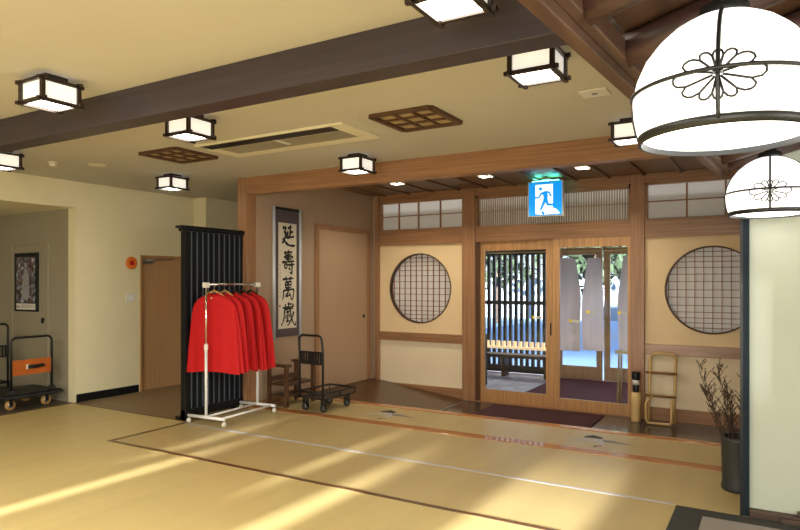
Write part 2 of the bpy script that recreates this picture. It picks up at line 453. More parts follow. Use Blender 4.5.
# ------------------------------------------------------------------ entrance wall
sbox('wall_entry_corner', M['wall_tan'], -5.385, -5.31, YW + .0, YW + .1, -.2, 2.84)
sbox('trim_wall_post', M['wood_z'], -5.31, -5.255, YW - .05, YW + .12, -.2, 2.84, bevel=.004)
sbox('trim_door_post', M['wood_z'], -3.825, -3.63, YW - .05, YW + .12, -.2, 2.84, bevel=.005)
struct(MB().box(-1.518, -1.352, YW - .05, YW + .12, -.2, 2.84).build('trim_door_post_right', M['wood_z'], bevel=.005))
sbox('trim_head', M['wood_x'], -5.255, .6, YW - .03, YW + .12, 2.735, 2.84, bevel=.003)
m = MB().box(-5.255, -3.825, YW - .03, YW + .1, 2.06, 2.29).box(-1.352, .6, YW - .03, YW + .1, 2.05, 2.275)
struct(m.build('trim_rail', M['wood_x'], bevel=.003))
sbox('trim_door_lintel', M['wood_x'], -3.63, -1.518, YW - .02, YW + .1, 2.07, 2.29, bevel=.003)
m = MB().box(-5.255, -3.825, YW - .02, YW + .08, .605, .735).box(-1.352, .6, YW - .02, YW + .08, .605, .735)
struct(m.build('trim_midrail', M['wood_x'], bevel=.003))
m = MB().box(-5.255, -3.825, YW - .01, YW + .08, -.2, -.045).box(-1.352, .6, YW - .01, YW + .08, -.2, -.045)
struct(m.build('baseboard_back', M['wood_x'], bevel=.003))
m = MB().box(-5.255, -3.825, YW + .02, YW + .07, -.045, .605).box(-1.352, .6, YW + .02, YW + .07, -.045, .605)
struct(m.build('wall_back_low', M['plaster_low']))

def holed(m, x0, x1, z0, z1, cx, cz, r, y0, y1):
    n = 64; inner, outer = [], []
    corners = [math.atan2(z - cz, x - cx) for x in (x0, x1) for z in (z0, z1)]
    angs = sorted([2 * PI * i / n - PI for i in range(n)] + corners)
    for a in angs:
        c, s = math.cos(a), math.sin(a)
        t = min([(x1 - cx) / c if c > 1e-9 else 1e9, (x0 - cx) / c if c < -1e-9 else 1e9, (z1 - cz) / s if s > 1e-9 else 1e9, (z0 - cz) / s if s < -1e-9 else 1e9])
        outer.append((cx + c * t, cz + s * t)); inner.append((cx + c * r, cz + s * r))
    k = len(angs)
    for y, fl in ((y0, 0), (y1, 1)):
        for i in range(k):
            j = (i + 1) % k
            q = [(inner[i][0], y, inner[i][1]), (outer[i][0], y, outer[i][1]), (outer[j][0], y, outer[j][1]), (inner[j][0], y, inner[j][1])]
            m.poly(q)
    for i in range(k):
        j = (i + 1) % k
        m.poly([(inner[i][0], y0, inner[i][1]), (inner[j][0], y0, inner[j][1]), (inner[j][0], y1, inner[j][1]), (inner[i][0], y1, inner[i][1])])
LC, RC, RR, ZC = -4.55, -.60, .522, 1.405
m = MB(); holed(m, -5.255, -3.825, .735, 2.06, LC, ZC, RR, YW + .01, YW + .07)
holed(m, -1.352, .6, .735, 2.05, RC, ZC, RR, YW + .01, YW + .07)
struct(m.build('wall_back', M['plaster'], recalc=False))
for num, cx in ((1, LC), (2, RC)):
    w = struct(MB().lathe([(RR + .03, YW + .10), (RR + .03, YW + .104)], (cx, 0, ZC), 48, 'Y').build('window_%d' % num, M['paper']))
    m = MB(); n = 64
    for ri, ro, y0, y1 in ((RR - .012, RR + .004, YW + .0, YW + .075),):
        pts = [(2 * PI * i / n) for i in range(n)]
        m.lathe([(ri, y0), (ro, y0), (ro, y1), (ri, y1), (ri, y0)], (cx, 0, ZC), n, 'Y', cap=False)
    m.build('window_frame', M['dark_wood_z'], w)
    m = MB(); step = .098
    for i in range(-5, 6):
        d = i * step; h = math.sqrt(max(0, RR * RR - d * d))
        if h > .05: m.box(cx + d - .004, cx + d + .004, YW + .07, YW + .088, ZC - h, ZC + h)
    zs = [-.46, -.40, -.34, -.27, -.19, -.09, .0, .10, .19, .27, .34, .40, .46]
    for d in zs:
        h = math.sqrt(max(0, RR * RR - d * d)); m.box(cx - h, cx + h, YW + .072, YW + .086, ZC + d - .004, ZC + d + .004)
    m.build('window_lattice', M['lattice'], w)
for num, x0, x1, z0, z1, dv in ((3, -5.255, -3.825, 2.29, 2.735, [-4.93, -4.59, -4.22]), (4, -1.352, .6, 2.275, 2.735, [-.88, -.46, -.04, .38])):
    w = struct(MB().box(x0, x1, YW + .06, YW + .064, z0, z1).build('window_%d' % num, M['paper']))
    m = MB().box(x0, x0 + .03, YW - .01, YW + .06, z0, z1).box(x1 - .02, x1, YW - .01, YW + .06, z0, z1)
    m.box(x0, x1, YW, YW + .06, z0, z0 + .012).box(x0, x1, YW - .01, YW + .06, z1 - .03, z1)
    m.build('window_frame', M['wood_x'], w)
    m = MB()
    for x in dv: m.box(x - .009, x + .009, YW + .035, YW + .06, z0, z1)
    zc = (z0 + z1) / 2 - .005; m.box(x0, x1, YW + .037, YW + .06, zc - .006, zc + .006)
    m.build('window_lattice', M['lattice'], w)
w = struct(MB().box(-3.63, -1.518, YW + .06, YW + .064, 2.29, 2.735).build('window_5', M['paper']))
m = MB().box(-3.63, -3.60, YW - .01, YW + .06, 2.29, 2.735).box(-1.545, -1.518, YW - .01, YW + .06, 2.29, 2.735)
m.box(-3.63, -1.518, YW - .01, YW + .06, 2.68, 2.735).build('window_frame', M['wood_x'], w)
m = MB(); x = -3.585
while x < -1.56:
    m.box(x, x + .012, YW + .03, YW + .055, 2.29, 2.69); x += .0325
m.box(-3.60, -1.545, YW + .026, YW + .032, 2.487, 2.50)
m.build('window_slats', M['slat_pale'], w)

# sliding glass doors
def leaf_door(name, x0, x1, y, gx0, gx1, gz0, gz1, top=2.07):
    m = MB().box(x0, gx0, y - .018, y + .018, -.185, top).box(gx1, x1, y - .018, y + .018, -.185, top)
    m.box(gx0, gx1, y - .018, y + .018, -.185, gz0).box(gx0, gx1, y - .018, y + .018, gz1, top)
    d = struct(m.build(name, M['door_z'], bevel=.003))
    box_obj('door_glass', M['glass'], gx0 - .005, gx1 + .005, y - .003, y + .003, gz0 - .005, gz1 + .005, parent=d)
    return d
d4 = leaf_door('door_4', -3.575, -2.52, YW + .05, -3.51, -2.62, -.02, 1.94)
d5 = leaf_door('door_5', -2.515, -1.522, YW, -2.42, -1.555, -.04, 1.955)
sbox('trim_door_jamb', M['dark_wood_z'], -3.63, -3.575, YW - .01, YW + .1, -.2, 2.07)
sbox('trim_door_track', M['wood_x'], -3.63, -1.518, YW - .03, YW + .1, -.2, -.185)
box_obj('door_pull', M['black_metal'], -2.565, -2.545, YW + .028, YW + .034, .78, .95, parent=d4)

def sticker(x, z, y, label):
    t = thing('door_sticker', label, 'sticker', (x, y, z), 'stickers on the glass doors')
    m = MB().lathe([(.022, y - .004), (.022, y - .003)], (x, 0, z), 16, 'Y'); m.build('yellow_disc', M['yellow'], t)
    MB().box(x + .026, x + .12, y - .004, y - .003, z - .02, z + .015).build('white_slip', M['sign_frame'], t)
sticker(-2.80, 1.02, YW + .047, 'small yellow and white sticker on the left glass door')
sticker(-2.28, .99, YW - .003, 'lower yellow sticker on the right glass door')
sticker(-2.05, 1.11, YW - .003, 'middle yellow sticker on the right glass door')
sticker(-1.66, 1.11, YW - .003, 'yellow sticker on the right glass door nearest its right stile')

# ------------------------------------------------------------------ outside the doors
struct(MB().box(-7.5, .9, YW + .1, 11.3, -.3, -.20).build('floor_porch', M['stone']))
struct(MB().box(-7.5, .9, YW + .15, 11.4, 2.5, 2.6).build('ceiling_porch', M['panel_dark']))
sbox('wall_porch_left', M['far_wall'], -7.6, -5.2, 11.2, 11.3, -.3, 2.5)
sbox('wall_porch_right', M['wall_tan'], -1.3, .9, 11.2, 11.3, -.3, 2.5)
sbox('ground', M['asphalt'], -60, 60, 11.3, 70, -.34, -.30)
# slatted screen
sc = thing('slatted_screen', 'tall dark slatted timber screen outside the left glass door', 'screen', (-4.3, 11.2, -.2))
m = MB(); x = -5.2
while x < -3.36:
    m.box(x, x + .055, 11.18, 11.24, -.15, 2.06); x += .108
m.build('slats', M['screen_dark'], sc)
for z0, z1 in ((2.0, 2.12), (1.08, 1.15), (-.18, -.05)): MB().box(-5.2, -3.3, 11.16, 11.25, z0, z1).build('crossbar', M['screen_dark'], sc)
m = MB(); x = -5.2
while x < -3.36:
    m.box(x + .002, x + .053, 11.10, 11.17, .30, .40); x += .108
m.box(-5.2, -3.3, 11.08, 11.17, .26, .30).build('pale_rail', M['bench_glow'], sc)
# bench in front of it
b = thing('porch_bench', 'low dark bench before the slatted screen outside the doors', 'bench', (-4.3, 10.85, -.2))
MB().box(-5.1, -3.3, 10.70, 11.0, .14, .20).build('seat', M['dark_wood'], b, .005)
for x in (-5.0, -4.2, -3.42): MB().box(x, x + .06, 10.74, 10.96, -.2, .14).build('leg', M['dark_wood_z'], b)
# dark box by the left jamb
b = thing('umbrella_box', 'narrow dark upright box outside at the left edge of the glass', 'umbrella stand', (-4.05, 9.6, -.2))
MB().box(-4.16, -4.06, 9.35, 9.75, -.2, .62).build('body', M['screen_dark'], b, .006)
MB().box(-4.165, -4.055, 9.345, 9.755, .62, .64).build('rim', M['black_metal'], b)
# outer sliding doors
od = struct(MB().box(-3.30, -3.22, 11.18, 11.22, -.2, 2.1).box(-2.62, -2.52, 11.18, 11.22, -.2, 2.1).box(-3.22, -2.62, 11.18, 11.22, -.2, .02).box(-3.22, -2.62, 11.18, 11.22, 1.98, 2.1).build('door_6', M['door_z']))
box_obj('door_glass', M['glass'], -3.22, -2.62, 11.197, 11.203, .02, 1.98, parent=od)
od = struct(MB().box(-2.50, -2.40, 11.23, 11.27, -.2, 2.1).box(-1.42, -1.3, 11.23, 11.27, -.2, 2.1).box(-2.40, -1.42, 11.23, 11.27, -.2, .02).box(-2.40, -1.42, 11.23, 11.27, 1.98, 2.1).build('door_7', M['door_z']))
box_obj('door_glass', M['glass'], -2.40, -1.42, 11.247, 11.253, .02, 1.98, parent=od)
sbox('wall_porch_head', M['wood_x'], -5.2, -1.3, 11.18, 11.28, 2.12, 2.5)
# hanging cloths
def cloth(x, y, w, z0, z1, label, ph):
    t = thing('hanging_cloth', label, 'cloth', (x, y, z0), 'pale cloths hung between the two pairs of doors')
    m = MB(); nx, nz = 14, 12; g = []
    for j in range(nz + 1):
        v = j / nz; ww = w * (.62 + .38 * min(1, v * 2.2)); row = []
        for i in range(nx + 1):
            u = i / nx - .5
            row.append(m.bm.verts.new((x + u * ww + .012 * math.sin(v * 6 + ph), y + .022 * math.sin(u * 15 + ph) * v + .01 * math.sin(v * 5), z1 - (z1 - z0) * v)))
        g.append(row)
    for j in range(nz):
        for i in range(nx): m.bm.faces.new([g[j][i], g[j][i + 1], g[j + 1][i + 1], g[j + 1][i]])
    m.build('fabric', M['noren'], t, smooth=True)
    MB().tube([(x - w * .3, y, z1 - .01), (x, y, z1 + .05), (x + w * .3, y, z1 - .01)], .008).tube([(x, y, z1 + .05), (x, y, z1 + .10)], .004).build('hanger', M['bamboo_dark'], t)
cloth(-2.79, 9.9, .46, .42, 1.88, 'wide pale cloth hanging behind the right glass door, leftmost of three', 0)
cloth(-2.42, 10.1, .34, .42, 1.88, 'pale cloth hanging in the middle behind the right glass door', 1.3)
cloth(-1.83, 9.9, .34, .42, 1.88, 'pale cloth hanging behind the right glass door near its right stile', 2.1)
tag(MB().tube([(-5.0, 9.9, 1.985), (-1.3, 9.9, 1.985)], .012).tube([(-1.35, 9.9, 1.985), (-1.35, 9.9, 2.5)], .008).tube([(-4.95, 9.9, 1.985), (-4.95, 9.9, 2.5)], .008).build('hanging_rail', M['bamboo']), 'thin bamboo rail above the hanging cloths outside', 'rail')
# slim bamboo stand outside the right pane
b = thing('bamboo_stand', 'slim bamboo stand seen through the right edge of the glass door', 'stand', (-1.66, 8.75, -.2))
for dx, dy in ((-.06, -.06), (.06, -.06), (-.06, .1), (.06, .1)):
    MB().tube([(-1.68 + dx * 1.3, 8.75 + dy * 1.3, -.2), (-1.68 + dx, 8.75 + dy, .55)], .014).build('leg', M['bamboo'], b)
MB().box(-1.79, -1.57, 8.66, 8.88, .55, .585).build('top', M['bamboo'], b, .005)
# carpets
c = thing('entrance_carpet', 'dark wine red carpet on the tiles inside the sliding doors', 'carpet', (-2.56, 7.85, TZ))
MB().box(-3.30, -1.82, 7.42, 8.20, TZ, TZ + .012).build('pile', M['carpet_in'], c)
c = thing('porch_carpet', 'dark wine red carpet running out beyond the glass doors', 'carpet', (-2.4, 9.8, -.2))
MB().box(-3.25, -1.45, 8.52, 11.0, -.2, -.188).build('pile', M['carpet_red'], c)
# greenery over the road
def tree(x, y, h, w, mat, label):
    t = thing('roadside_tree', label, 'tree', (x, y, -.3), 'trees across the road')
    MB().tube([(x, y, -.3), (x + .1, y, h * .4), (x, y, h * .75)], [.16, .12, .05]).build('trunk', M['trunk'], t)
    m = MB()
    for i in range(420):
        a, e = random.uniform(0, 2 * PI), math.asin(random.uniform(-1, 1)); r = random.random() ** .4
        p = Vector((x + w * r * math.cos(a) * math.cos(e), y + w * r * math.sin(a) * math.cos(e), h * .62 + h * .42 * r * math.sin(e)))
        s = random.uniform(.16, .34); q = Matrix.Rotation(random.uniform(0, 6), 3, Vector((random.random(), random.random(), random.random() + .1)).normalized())
        m.poly([p + q @ Vector(c) * s for c in ((-1, 0, 0), (0, -.6, .1), (1, 0, 0), (0, .6, .1))])
    m.build('crown', mat, t)
tree(-10.4, 26, 5.2, 2.2, M['leaf'], 'dark leafy tree across the road, seen between the screen slats on the left')
tree(-7.4, 32.5, 6.2, 2.4, M['leaf2'], 'lighter green tree across the road, behind the right of the slatted screen')
tree(-15.8, 28, 5.0, 2.4, M['leaf'], 'dark tree across the road at the far left of the slatted screen')
tree(-5.2, 22, 4.8, 1.5, M['leaf'], 'dark tree across the road between the pale hanging cloths')
h = thing('garden_wall', 'pale grey wall running along the far side of the road', 'wall', (-8, 30, -.3))
MB().box(-40, 25, 30, 30.2, -.3, 1.6).build('wall_body', M['far_wall'], h); MB().box(-40, 25, 29.95, 30.25, 1.6, 1.7).build('coping', M['metal_grey'], h)

# ------------------------------------------------------------------ ceiling lanterns
def make_lantern():
    t = thing('ceiling_lantern', '', 'ceiling light', (0, 0, 0), 'boxy ceiling lanterns', local=True)
    MB().box(-.07, .07, -.07, .07, -.034, 0).build('mounting_plate', M['lamp_frame'], t)
    h = .112
    m = MB()
    for sx in (-1, 1):
        for sy in (-1, 1): m.box(sx * h - .012, sx * h + .012, sy * h - .012, sy * h + .012, -.176, -.03)
    for z in (-.164, -.042):
        for s in (-1, 1):
            m.box(-h - .032, h + .032, s * h - .011, s * h + .011, z - .010, z + .010)
            m.box(s * h - .011, s * h + .011, -h - .032, h + .032, z - .016, z + .004)
    m.build('frame', M['lamp_frame'], t)
    MB().box(-h + .004, h - .004, -h + .004, h - .004, -.158, -.034).build('paper_box', M['lamp_side'], t)
    MB().box(-h + .010, h - .010, -h + .010, h - .010, -.164, -.1585).build('bottom_panel', M['lamp_bottom'], t)
    return t
proto = make_lantern()
lant = [((-3.80, 2.235), 'boxy ceiling lantern on the near ceiling at the left, before the dark beam'),
        ((-1.08, 2.235), 'boxy ceiling lantern cut by the top edge of the picture, before the dark beam'),
        ((-3.73, 3.25), 'boxy ceiling lantern just behind the dark beam, beside the left wooden vent'),
        ((-1.06, 3.23), 'boxy ceiling lantern just behind the dark beam beside the log eave'),
        ((-6.27, 3.22), 'boxy ceiling lantern cut by the left edge of the picture'),
        ((-6.00, 4.97), 'small boxy ceiling lantern above the corridor behind the black screen'),
        ((-3.50, 5.12), 'boxy ceiling lantern close to the timber lintel beside the air conditioner'),
        ((-.93, 5.08), 'boxy ceiling lantern by the timber lintel, half hidden by the big pendant lamp')]
for i, ((x, y), lb) in enumerate(lant):
    if i == 0: proto.location = (x, y, CZ); proto['label'] = lb
    else: dup(proto, (x, y, CZ), lb)

# ceiling fittings
a = thing('air_conditioner', 'long cream cassette air conditioner set in the far ceiling', 'air conditioner', (-3.7, 4.25, CZ))
MB().box(-4.53, -2.88, 4.42, 4.55, CZ - .022, CZ).box(-4.53, -4.40, 4.15, 4.42, CZ - .022, CZ).box(-3.01, -2.88, 4.015, 4.42, CZ - .022, CZ).box(-4.53, -2.88, 3.995, 4.015, CZ - .022, CZ).box(-4.40, -3.01, 4.15, 4.17, CZ - .022, CZ).build('panel', M['cream_plastic'], a, .004)
MB().box(-4.47, -3.01, 4.015, 4.15, CZ - .0235, CZ).build('air_outlet', M['black'], a)
m = MB().box(-4.40, -3.01, 4.16, 4.42, CZ - .008, CZ)
for i in range(52):
    x = -4.39 + i * .0267; m.box(x, x + .012, 4.16, 4.42, CZ - .022, CZ - .008)
g = m.build('intake_grille', M['grille'], a)
MB().box(-3.72, -3.68, 4.14, 4.34, CZ - .026, CZ - .008).build('grille_latch', M['white_plastic'], g)
def vent(x, y, label):
    t = thing('ceiling_vent', label, 'vent', (x, y, CZ), 'square wooden ceiling vents')
    h = .25
    MB().box(x - h, x + h, y - h, y + h, CZ - .006, CZ).build('mesh_backing', M['vent_mesh'], t)
    m = MB()
    for s in (-1, 1):
        m.box(x - h, x + h, y + s * h - .022, y + s * h + .022, CZ - .026, CZ); m.box(x + s * h - .022, x + s * h + .022, y - h, y + h, CZ - .026, CZ)
    m.build('vent_frame', M['vent_wood'], t)
    m = MB()
    for s in (-1, 1):
        m.box(x - h, x + h, y + s * .078 - .012, y + s * .078 + .012, CZ - .02, CZ - .004); m.box(x + s * .078 - .012, x + s * .078 + .012, y - h, y + h, CZ - .02, CZ - .004)
    m.build('vent_grid', M['vent_wood'], t)
vent(-2.33, 4.20, 'square brown wooden lattice vent in the ceiling right of the air conditioner')
vent(-5.00, 4.22, 'square brown wooden lattice vent in the ceiling left of the air conditioner')
t = thing('ceiling_hatch', 'small white rectangular speaker plate in the ceiling beside the eave', 'ceiling plate', (-1.0, 4.22, CZ))
MB().box(-1.09, -.91, 4.14, 4.30, CZ - .012, CZ).build('plate', M['white_plastic'], t, .004)
MB().lathe([(.02, CZ - .016), (.02, CZ - .012)], (-1.0, 4.22, 0), 16).build('centre_cap', M['metal_grey'], t)
t = thing('smoke_detector', 'little round white smoke detector on the ceiling at the far left', 'smoke detector', (-6.45, 3.82, CZ))
MB().lathe([(.045, CZ - .012), (.05, CZ)], (-6.45, 3.82, 0), 20).build('base', M['white_plastic'], t)
MB().lathe([(.02, CZ - .045), (.034, CZ - .038), (.036, CZ - .012)], (-6.45, 3.82, 0), 20).build('head', M['white_plastic'], t)
t = thing('ceiling_speaker', 'flat round cream ceiling disc beyond the smoke detector', 'ceiling disc', (-6.2, 4.15, CZ))
MB().lathe([(.085, CZ - .006), (.09, CZ)], (-6.2, 4.15, 0), 28).build('disc', M['cream_plastic'], t)
DL = []
for x, y, lb in ((-4.33, 7.28, 'square recessed downlight over the entry, nearest the side wall'), (-3.08, 7.34, 'square recessed downlight over the entry, left of the exit sign'), (-1.88, 7.36, 'square recessed downlight over the entry, right of the exit sign')):
    t = thing('downlight', lb, 'ceiling light', (x, y, 2.84), 'recessed downlights over the entry')
    MB().box(x - .085, x + .085, y - .085, y + .085, 2.82, 2.8399).build('trim_ring', M['cream_plastic'], t, .004)
    MB().box(x - .065, x + .065, y - .065, y + .065, 2.816, 2.821).build('lens', M['down'], t)
    DL.append((x, y))

# ------------------------------------------------------------------ exit sign
SX, SY, SZ, SH = -2.48, 7.86, 2.335, .455
t = thing('exit_sign', 'lit blue and white running man exit sign hanging over the doors', 'sign', (SX, SY, SZ))
MB().box(SX - .23, SX + .23, SY, SY + .06, SZ, SZ + SH).build('case', M['sign_frame'], t, .004)
MB().box(SX - .215, SX + .215, SY - .003, SY, SZ + .015, SZ + SH - .015).build('blue_face', M['sign_blue'], t)
def sgn(a, b, dep=0.0): return (SX - .215 + .43 * a, SY - .004 - dep, SZ + .015 + (SH - .03) * b)
m = MB()
m.poly([sgn(.20, .05), sgn(.20, .93), sgn(.73, .93), sgn(.73, .30), sgn(.95, .04), sgn(.42, .02)])
m.build('white_doorway', M['sign_white'], t)
m = MB(); k = lambda a, b, d=0: sgn(a, b, .002)
m.poly([k(.36 + .055 * math.cos(i * PI / 8), .80 + .052 * math.sin(i * PI / 8)) for i in range(16)])
m.stroke([(.47, .70), (.52, .58), (.50, .46)], [.15, .13, .12], k)                       # trunk
m.stroke([(.50, .68), (.38, .66), (.31, .54), (.20, .54)], [.07, .065, .055, .05], k)    # back arm
m.stroke([(.48, .70), (.62, .68), (.68, .56)], [.07, .06, .05], k)                       # front arm
m.stroke([(.50, .48), (.44, .34), (.36, .16)], [.10, .08, .06], k)                       # rear leg
m.stroke([(.52, .50), (.58, .32), (.80, .30)], [.10, .08, .065], k)                      # front leg
m.stroke([(.40, .12), (.47, .03)], [.07, .07], k)                                        # shadow
m.poly([k(.73, .30), k(.82, .24), k(.95, .12), k(.73, .22)])
m.build('running_figure', M['sign_blue'], t)
MB().tube([(SX, SY + .03, SZ + SH), (SX, SY + .03, 2.84)], .012).box(SX - .05, SX + .05, SY, SY + .06, 2.80, 2.816).build('stem', M['sign_frame'], t)
MB().box(SX - .17, SX + .17, SY + .004, SY + .056, SZ + SH, SZ + SH + .004).build('top_window', M['sign_green'], t)

# ------------------------------------------------------------------ left wall fittings
t = thing('alarm_switch', 'round orange alarm button on the left wall', 'alarm button', (-7.45, 5.49, 1.757))
MB().lathe([(.085, -7.45), (.085, -7.435), (.07, -7.43)], (0, 5.49, 1.757), 28, 'X').build('body', M['orange_button'], t)
MB().lathe([(.035, -7.43), (.03, -7.42)], (0, 5.49, 1.757), 20, 'X').build('centre', M['red'], t)
t = thing('light_switch', 'white light switch plate below the round orange button', 'light switch', (-7.45, 5.473, 1.29))
MB().box(-7.45, -7.438, 5.41, 5.535, 1.225, 1.352).build('plate', M['white_plastic'], t, .003)
for y in (5.445, 5.48): MB().box(-7.438, -7.432, y, y + .028, 1.26, 1.32).build('rocker', M['white_paint'], t)
t = thing('framed_poster', 'tall black framed poster on the grey recess wall', 'poster', (-8.5, 4.7, 1.1))
MB().box(-8.775, -8.225, 4.672, 4.69, 1.11, 1.885).build('frame', M['black'], t, .004)
MB().box(-8.72, -8.28, 4.669, 4.672, 1.225, 1.83).build('print', M['collage'], t)
m = MB()
def pp(a, b): return (-8.72 + .44 * a, 4.668, 1.225 + .605 * b)
m.poly([pp(.30, .12), pp(.34, .55), pp(.43, .74), pp(.58, .74), pp(.68, .55), pp(.70, .12), pp(.55, .05)])
m.poly([pp(.44, .76), pp(.44, .88), pp(.56, .88), pp(.56, .76)])
m.build('pale_figure', plain('poster_pale', (.30, .30, .33), .4, var=.5, scale=25), t)
m = MB().box(-8.72, -8.28, 4.669, 4.672, 1.135, 1.215); cap = m.build('caption_strip', M['white_plastic'], t)
m = MB()
for i, (z, w) in enumerate(((1.196, .30), (1.183, .26), (1.170, .31), (1.157, .2))): m.box(-8.60, -8.60 + w, 4.667, 4.668, z, z + .005)
m.box(-8.70, -8.64, 4.667, 4.668, 1.155, 1.185)
m.build('print_lines', M['metal_grey'], cap)

# ------------------------------------------------------------------ black slatted partition
t = thing('slatted_partition', 'tall black lacquer slatted partition behind the red capes', 'screen', (-5.475, 5.1, 0))
Y0, Y1, PX = 4.69, 5.51, -5.475
MB().box(PX - .012, PX + .002, Y0, Y1, .08, 2.06).build('back_panel', M['black'], t)
for i in range(10):
    y = Y0 + .05 + i * (Y1 - Y0 - .10) / 9
    MB().box(PX + .002, PX + .020, y - .034, y + .034, .1, 2.06).build('slat', M['black'], t)
    MB().hexa([(PX + .020, y + .024, .1), (PX + .032, y + .025, .1), (PX + .032, y + .033, .1), (PX + .020, y + .034, .1), (PX + .020, y + .024, 2.06), (PX + .032, y + .025, 2.06), (PX + .032, y + .033, 2.06), (PX + .020, y + .034, 2.06)]).build('batten', M['black_slat'], t)  # thin bluish strip stands for the glint on each slat edge
for y in (Y0, Y1): MB().box(PX - .03, PX + .04, y - .02, y + .02, .0, 2.08).build('upright', M['black'], t, .003)
MB().box(PX - .06, PX + .06, Y0 - .07, Y1 + .035, 2.08, 2.11).box(PX - .045, PX + .055, Y0 - .04, Y1 + .03, 2.05, 2.08).build('top_cap', M['black'], t, .004)
MB().box(PX - .035, PX + .045, Y0 - .02, Y1 + .02, .03, .12).build('bottom_rail', M['black'], t, .004)
for y in (Y0 + .02, Y1 - .06): MB().box(PX - .12, PX + .055, y - .04, y + .04, 0, .04).build('foot', M['black'], t, .004)

# ------------------------------------------------------------------ clothes rack with capes
A = Vector((-5.115, 4.67, 0)); B = Vector((-5.165, 5.49, 0)); RD = (B - A).normalized(); RP = Vector((RD.y, -RD.x, 0))
RZ = 1.475
t = thing('clothes_rack', 'white wheeled clothes rack in front of the black partition', 'clothes rack', (-5.18, 5.08, 0))
for c in (A, B):
    MB().tube([c - RP * .255 + Vector((0, 0, .078)), c + RP * .255 + Vector((0, 0, .078))], .017, 12).build('foot_bar', M['white_paint'], t)
    MB().tube([c + Vector((0, 0, .078)), c + Vector((0, 0, .80))], .015, 12).build('post', M['white_paint'], t)
    MB().tube([c + Vector((0, 0, .80)), c + Vector((0, 0, RZ - .02))], .011, 12).build('inner_post', M['chrome'], t)
    MB().lathe([(.021, .785), (.022, .80), (.022, .84), (.016, .85)], (c.x, c.y, 0), 14).build('collar', M['white_plastic'], t)
    MB().box(c.x - .022, c.x + .022, c.y - .035, c.y + .035, RZ - .035, RZ + .02).build('corner_joint', M['white_plastic'], t, .008)
    for s in (-1, 1):
        p = c + RP * .245 * s
        w = MB().lathe([(.012, -.012), (.024, -.011), (.026, 0), (.024, .011), (.012, .012)], (p.x, p.y, .0265), 16, 'X').build('caster', M['white_plastic'], t)
        MB().tube([(p.x, p.y, .045), (p.x, p.y, .075)], .010).build('caster_stem', M['metal_grey'], w)
for s in (.2, -.02):
    MB().tube([A + RP * s + Vector((0, 0, .078)), B + RP * s + Vector((0, 0, .078))], .012, 12).build('base_bar', M['white_paint'], t)
MB().tube([A + Vector((0, 0, RZ)), B + Vector((0, 0, RZ))], .013, 12).build('hanging_bar', M['chrome'], t)

def make_cape(ph, k):
    prof = [(0.0, .062, .040), (.008, .070, .042), (.020, .098, .044), (.045, .150, .046), (.08, .195, .048), (.12, .224, .050), (.18, .246, .051), (.28, .262, .052), (.42, .275, .053), (.6, .288, .055), (.8, .298, .056), (1.0, .306, .057)]
    m = MB(); n = 72; rings = []
    for v, w, d in prof:
        ring = []
        for j in range(n):
            a = 2 * PI * j / n
            amp = .09 * max(0, v - .1)
            f = 1 + amp * (math.sin(9 * a + ph) + .6 * math.sin(14 * a + 2 * ph))
            f2 = 1 + 1.7 * amp * math.sin(9 * a + ph)
            zz = -.835 * v + (.012 * math.sin(3 * a + ph) * v) - (.03 * (1 - abs(math.cos(a))) if v < .02 else 0)
            ring.append(m.bm.verts.new((w * 1.08 * f * math.copysign(abs(math.cos(a)) ** .8, math.cos(a)), d * f2 * math.sin(a), zz)))
        rings.append(ring)
    for a, b in zip(rings, rings[1:]):
        for j in range(n): m.bm.faces.new([a[j], a[(j + 1) % n], b[(j + 1) % n], b[j]])
    return m
cape_labels = ['red wool cape at the near end of the rack, facing the room', 'red wool cape hanging second from the near end of the rack', 'red wool cape in the middle of the rack', 'red wool cape hanging second from the far end of the rack', 'red wool cape at the far end of the rack, nearest the scroll']
hang_labels = ['pale wooden hanger holding the nearest red cape', 'pale wooden hanger second along the rack', 'dark hanger in the middle of the rack', 'dark hanger second from the far end of the rack', 'dark hanger at the far end of the rack, nearest the scroll']
for i in range(5):
    s = .12 + i * .140
    p = A + RD * s; zt = 1.375
    rz = (.22, -.01, .01, -.015, .01)[i]
    p = p + Vector((0 if i == 0 else .02, 0, 0)); c = thing('red_cape', cape_labels[i], 'cape', (p.x, p.y, zt), 'red wool capes on the rack', local=True, rz=rz)
    ob = make_cape(i * 1.7, i).build('body', M['red'], c, smooth=True)
    MB().tube([(.064 * math.cos(a),     .042 * math.sin(a), .004 - .03 * (1 - abs(math.cos(a)))) for a in [2 * PI * q / 24 for q in range(24)]], .008, 6, closed=True).build('collar', M['red_dark'], c)
    MB().tube([(.004, -.046 - .012 * v, -.02 -   .81 * v) for v in (0, .05, .1, .2, .4, .7, 1)], .003, 5).build('front_edge', M['red_dark'], c)
    MB().lathe([(.011, -.056), (.011, -.048)], (0, 0, -.045), 12, 'Y').build('clasp', M['bamboo'], c)
    h = thing('coat_hanger', hang_labels[i], 'hanger', (p.x, p.y, zt), 'hangers on the rack', local=True, rz=rz)
    mt = M['hanger_wood'] if i < 2 else M['hanger_dark']
    MB().tube([(-.185, 0, -.072), (-.12, 0, -.028), (-.05, 0, .012), (0, 0, .030), (.05, 0, .012), (.12, 0, -.028), (.185, 0, -.072)], [.008, .010, .012, .014, .012, .010, .008], 8).build('shoulders', mt, h)
    hk = [(0, 0, .03), (0, 0, .075)] + [(.022 * math.sin(q) - .0 + 0, 0, .095 + .022 - .022 * math.cos(q)) for q in [PI * 1.0 * j / 6 for j in range(0, 7)]]
    MB().tube([(0, 0, .03), (0, 0, .072), (.016, 0, .082), (.0175, 0, .10), (.010, 0, .114), (-.004, 0, .118), (-.014, 0, .110)], .0025, 6).build('hook', M['chrome'], h)

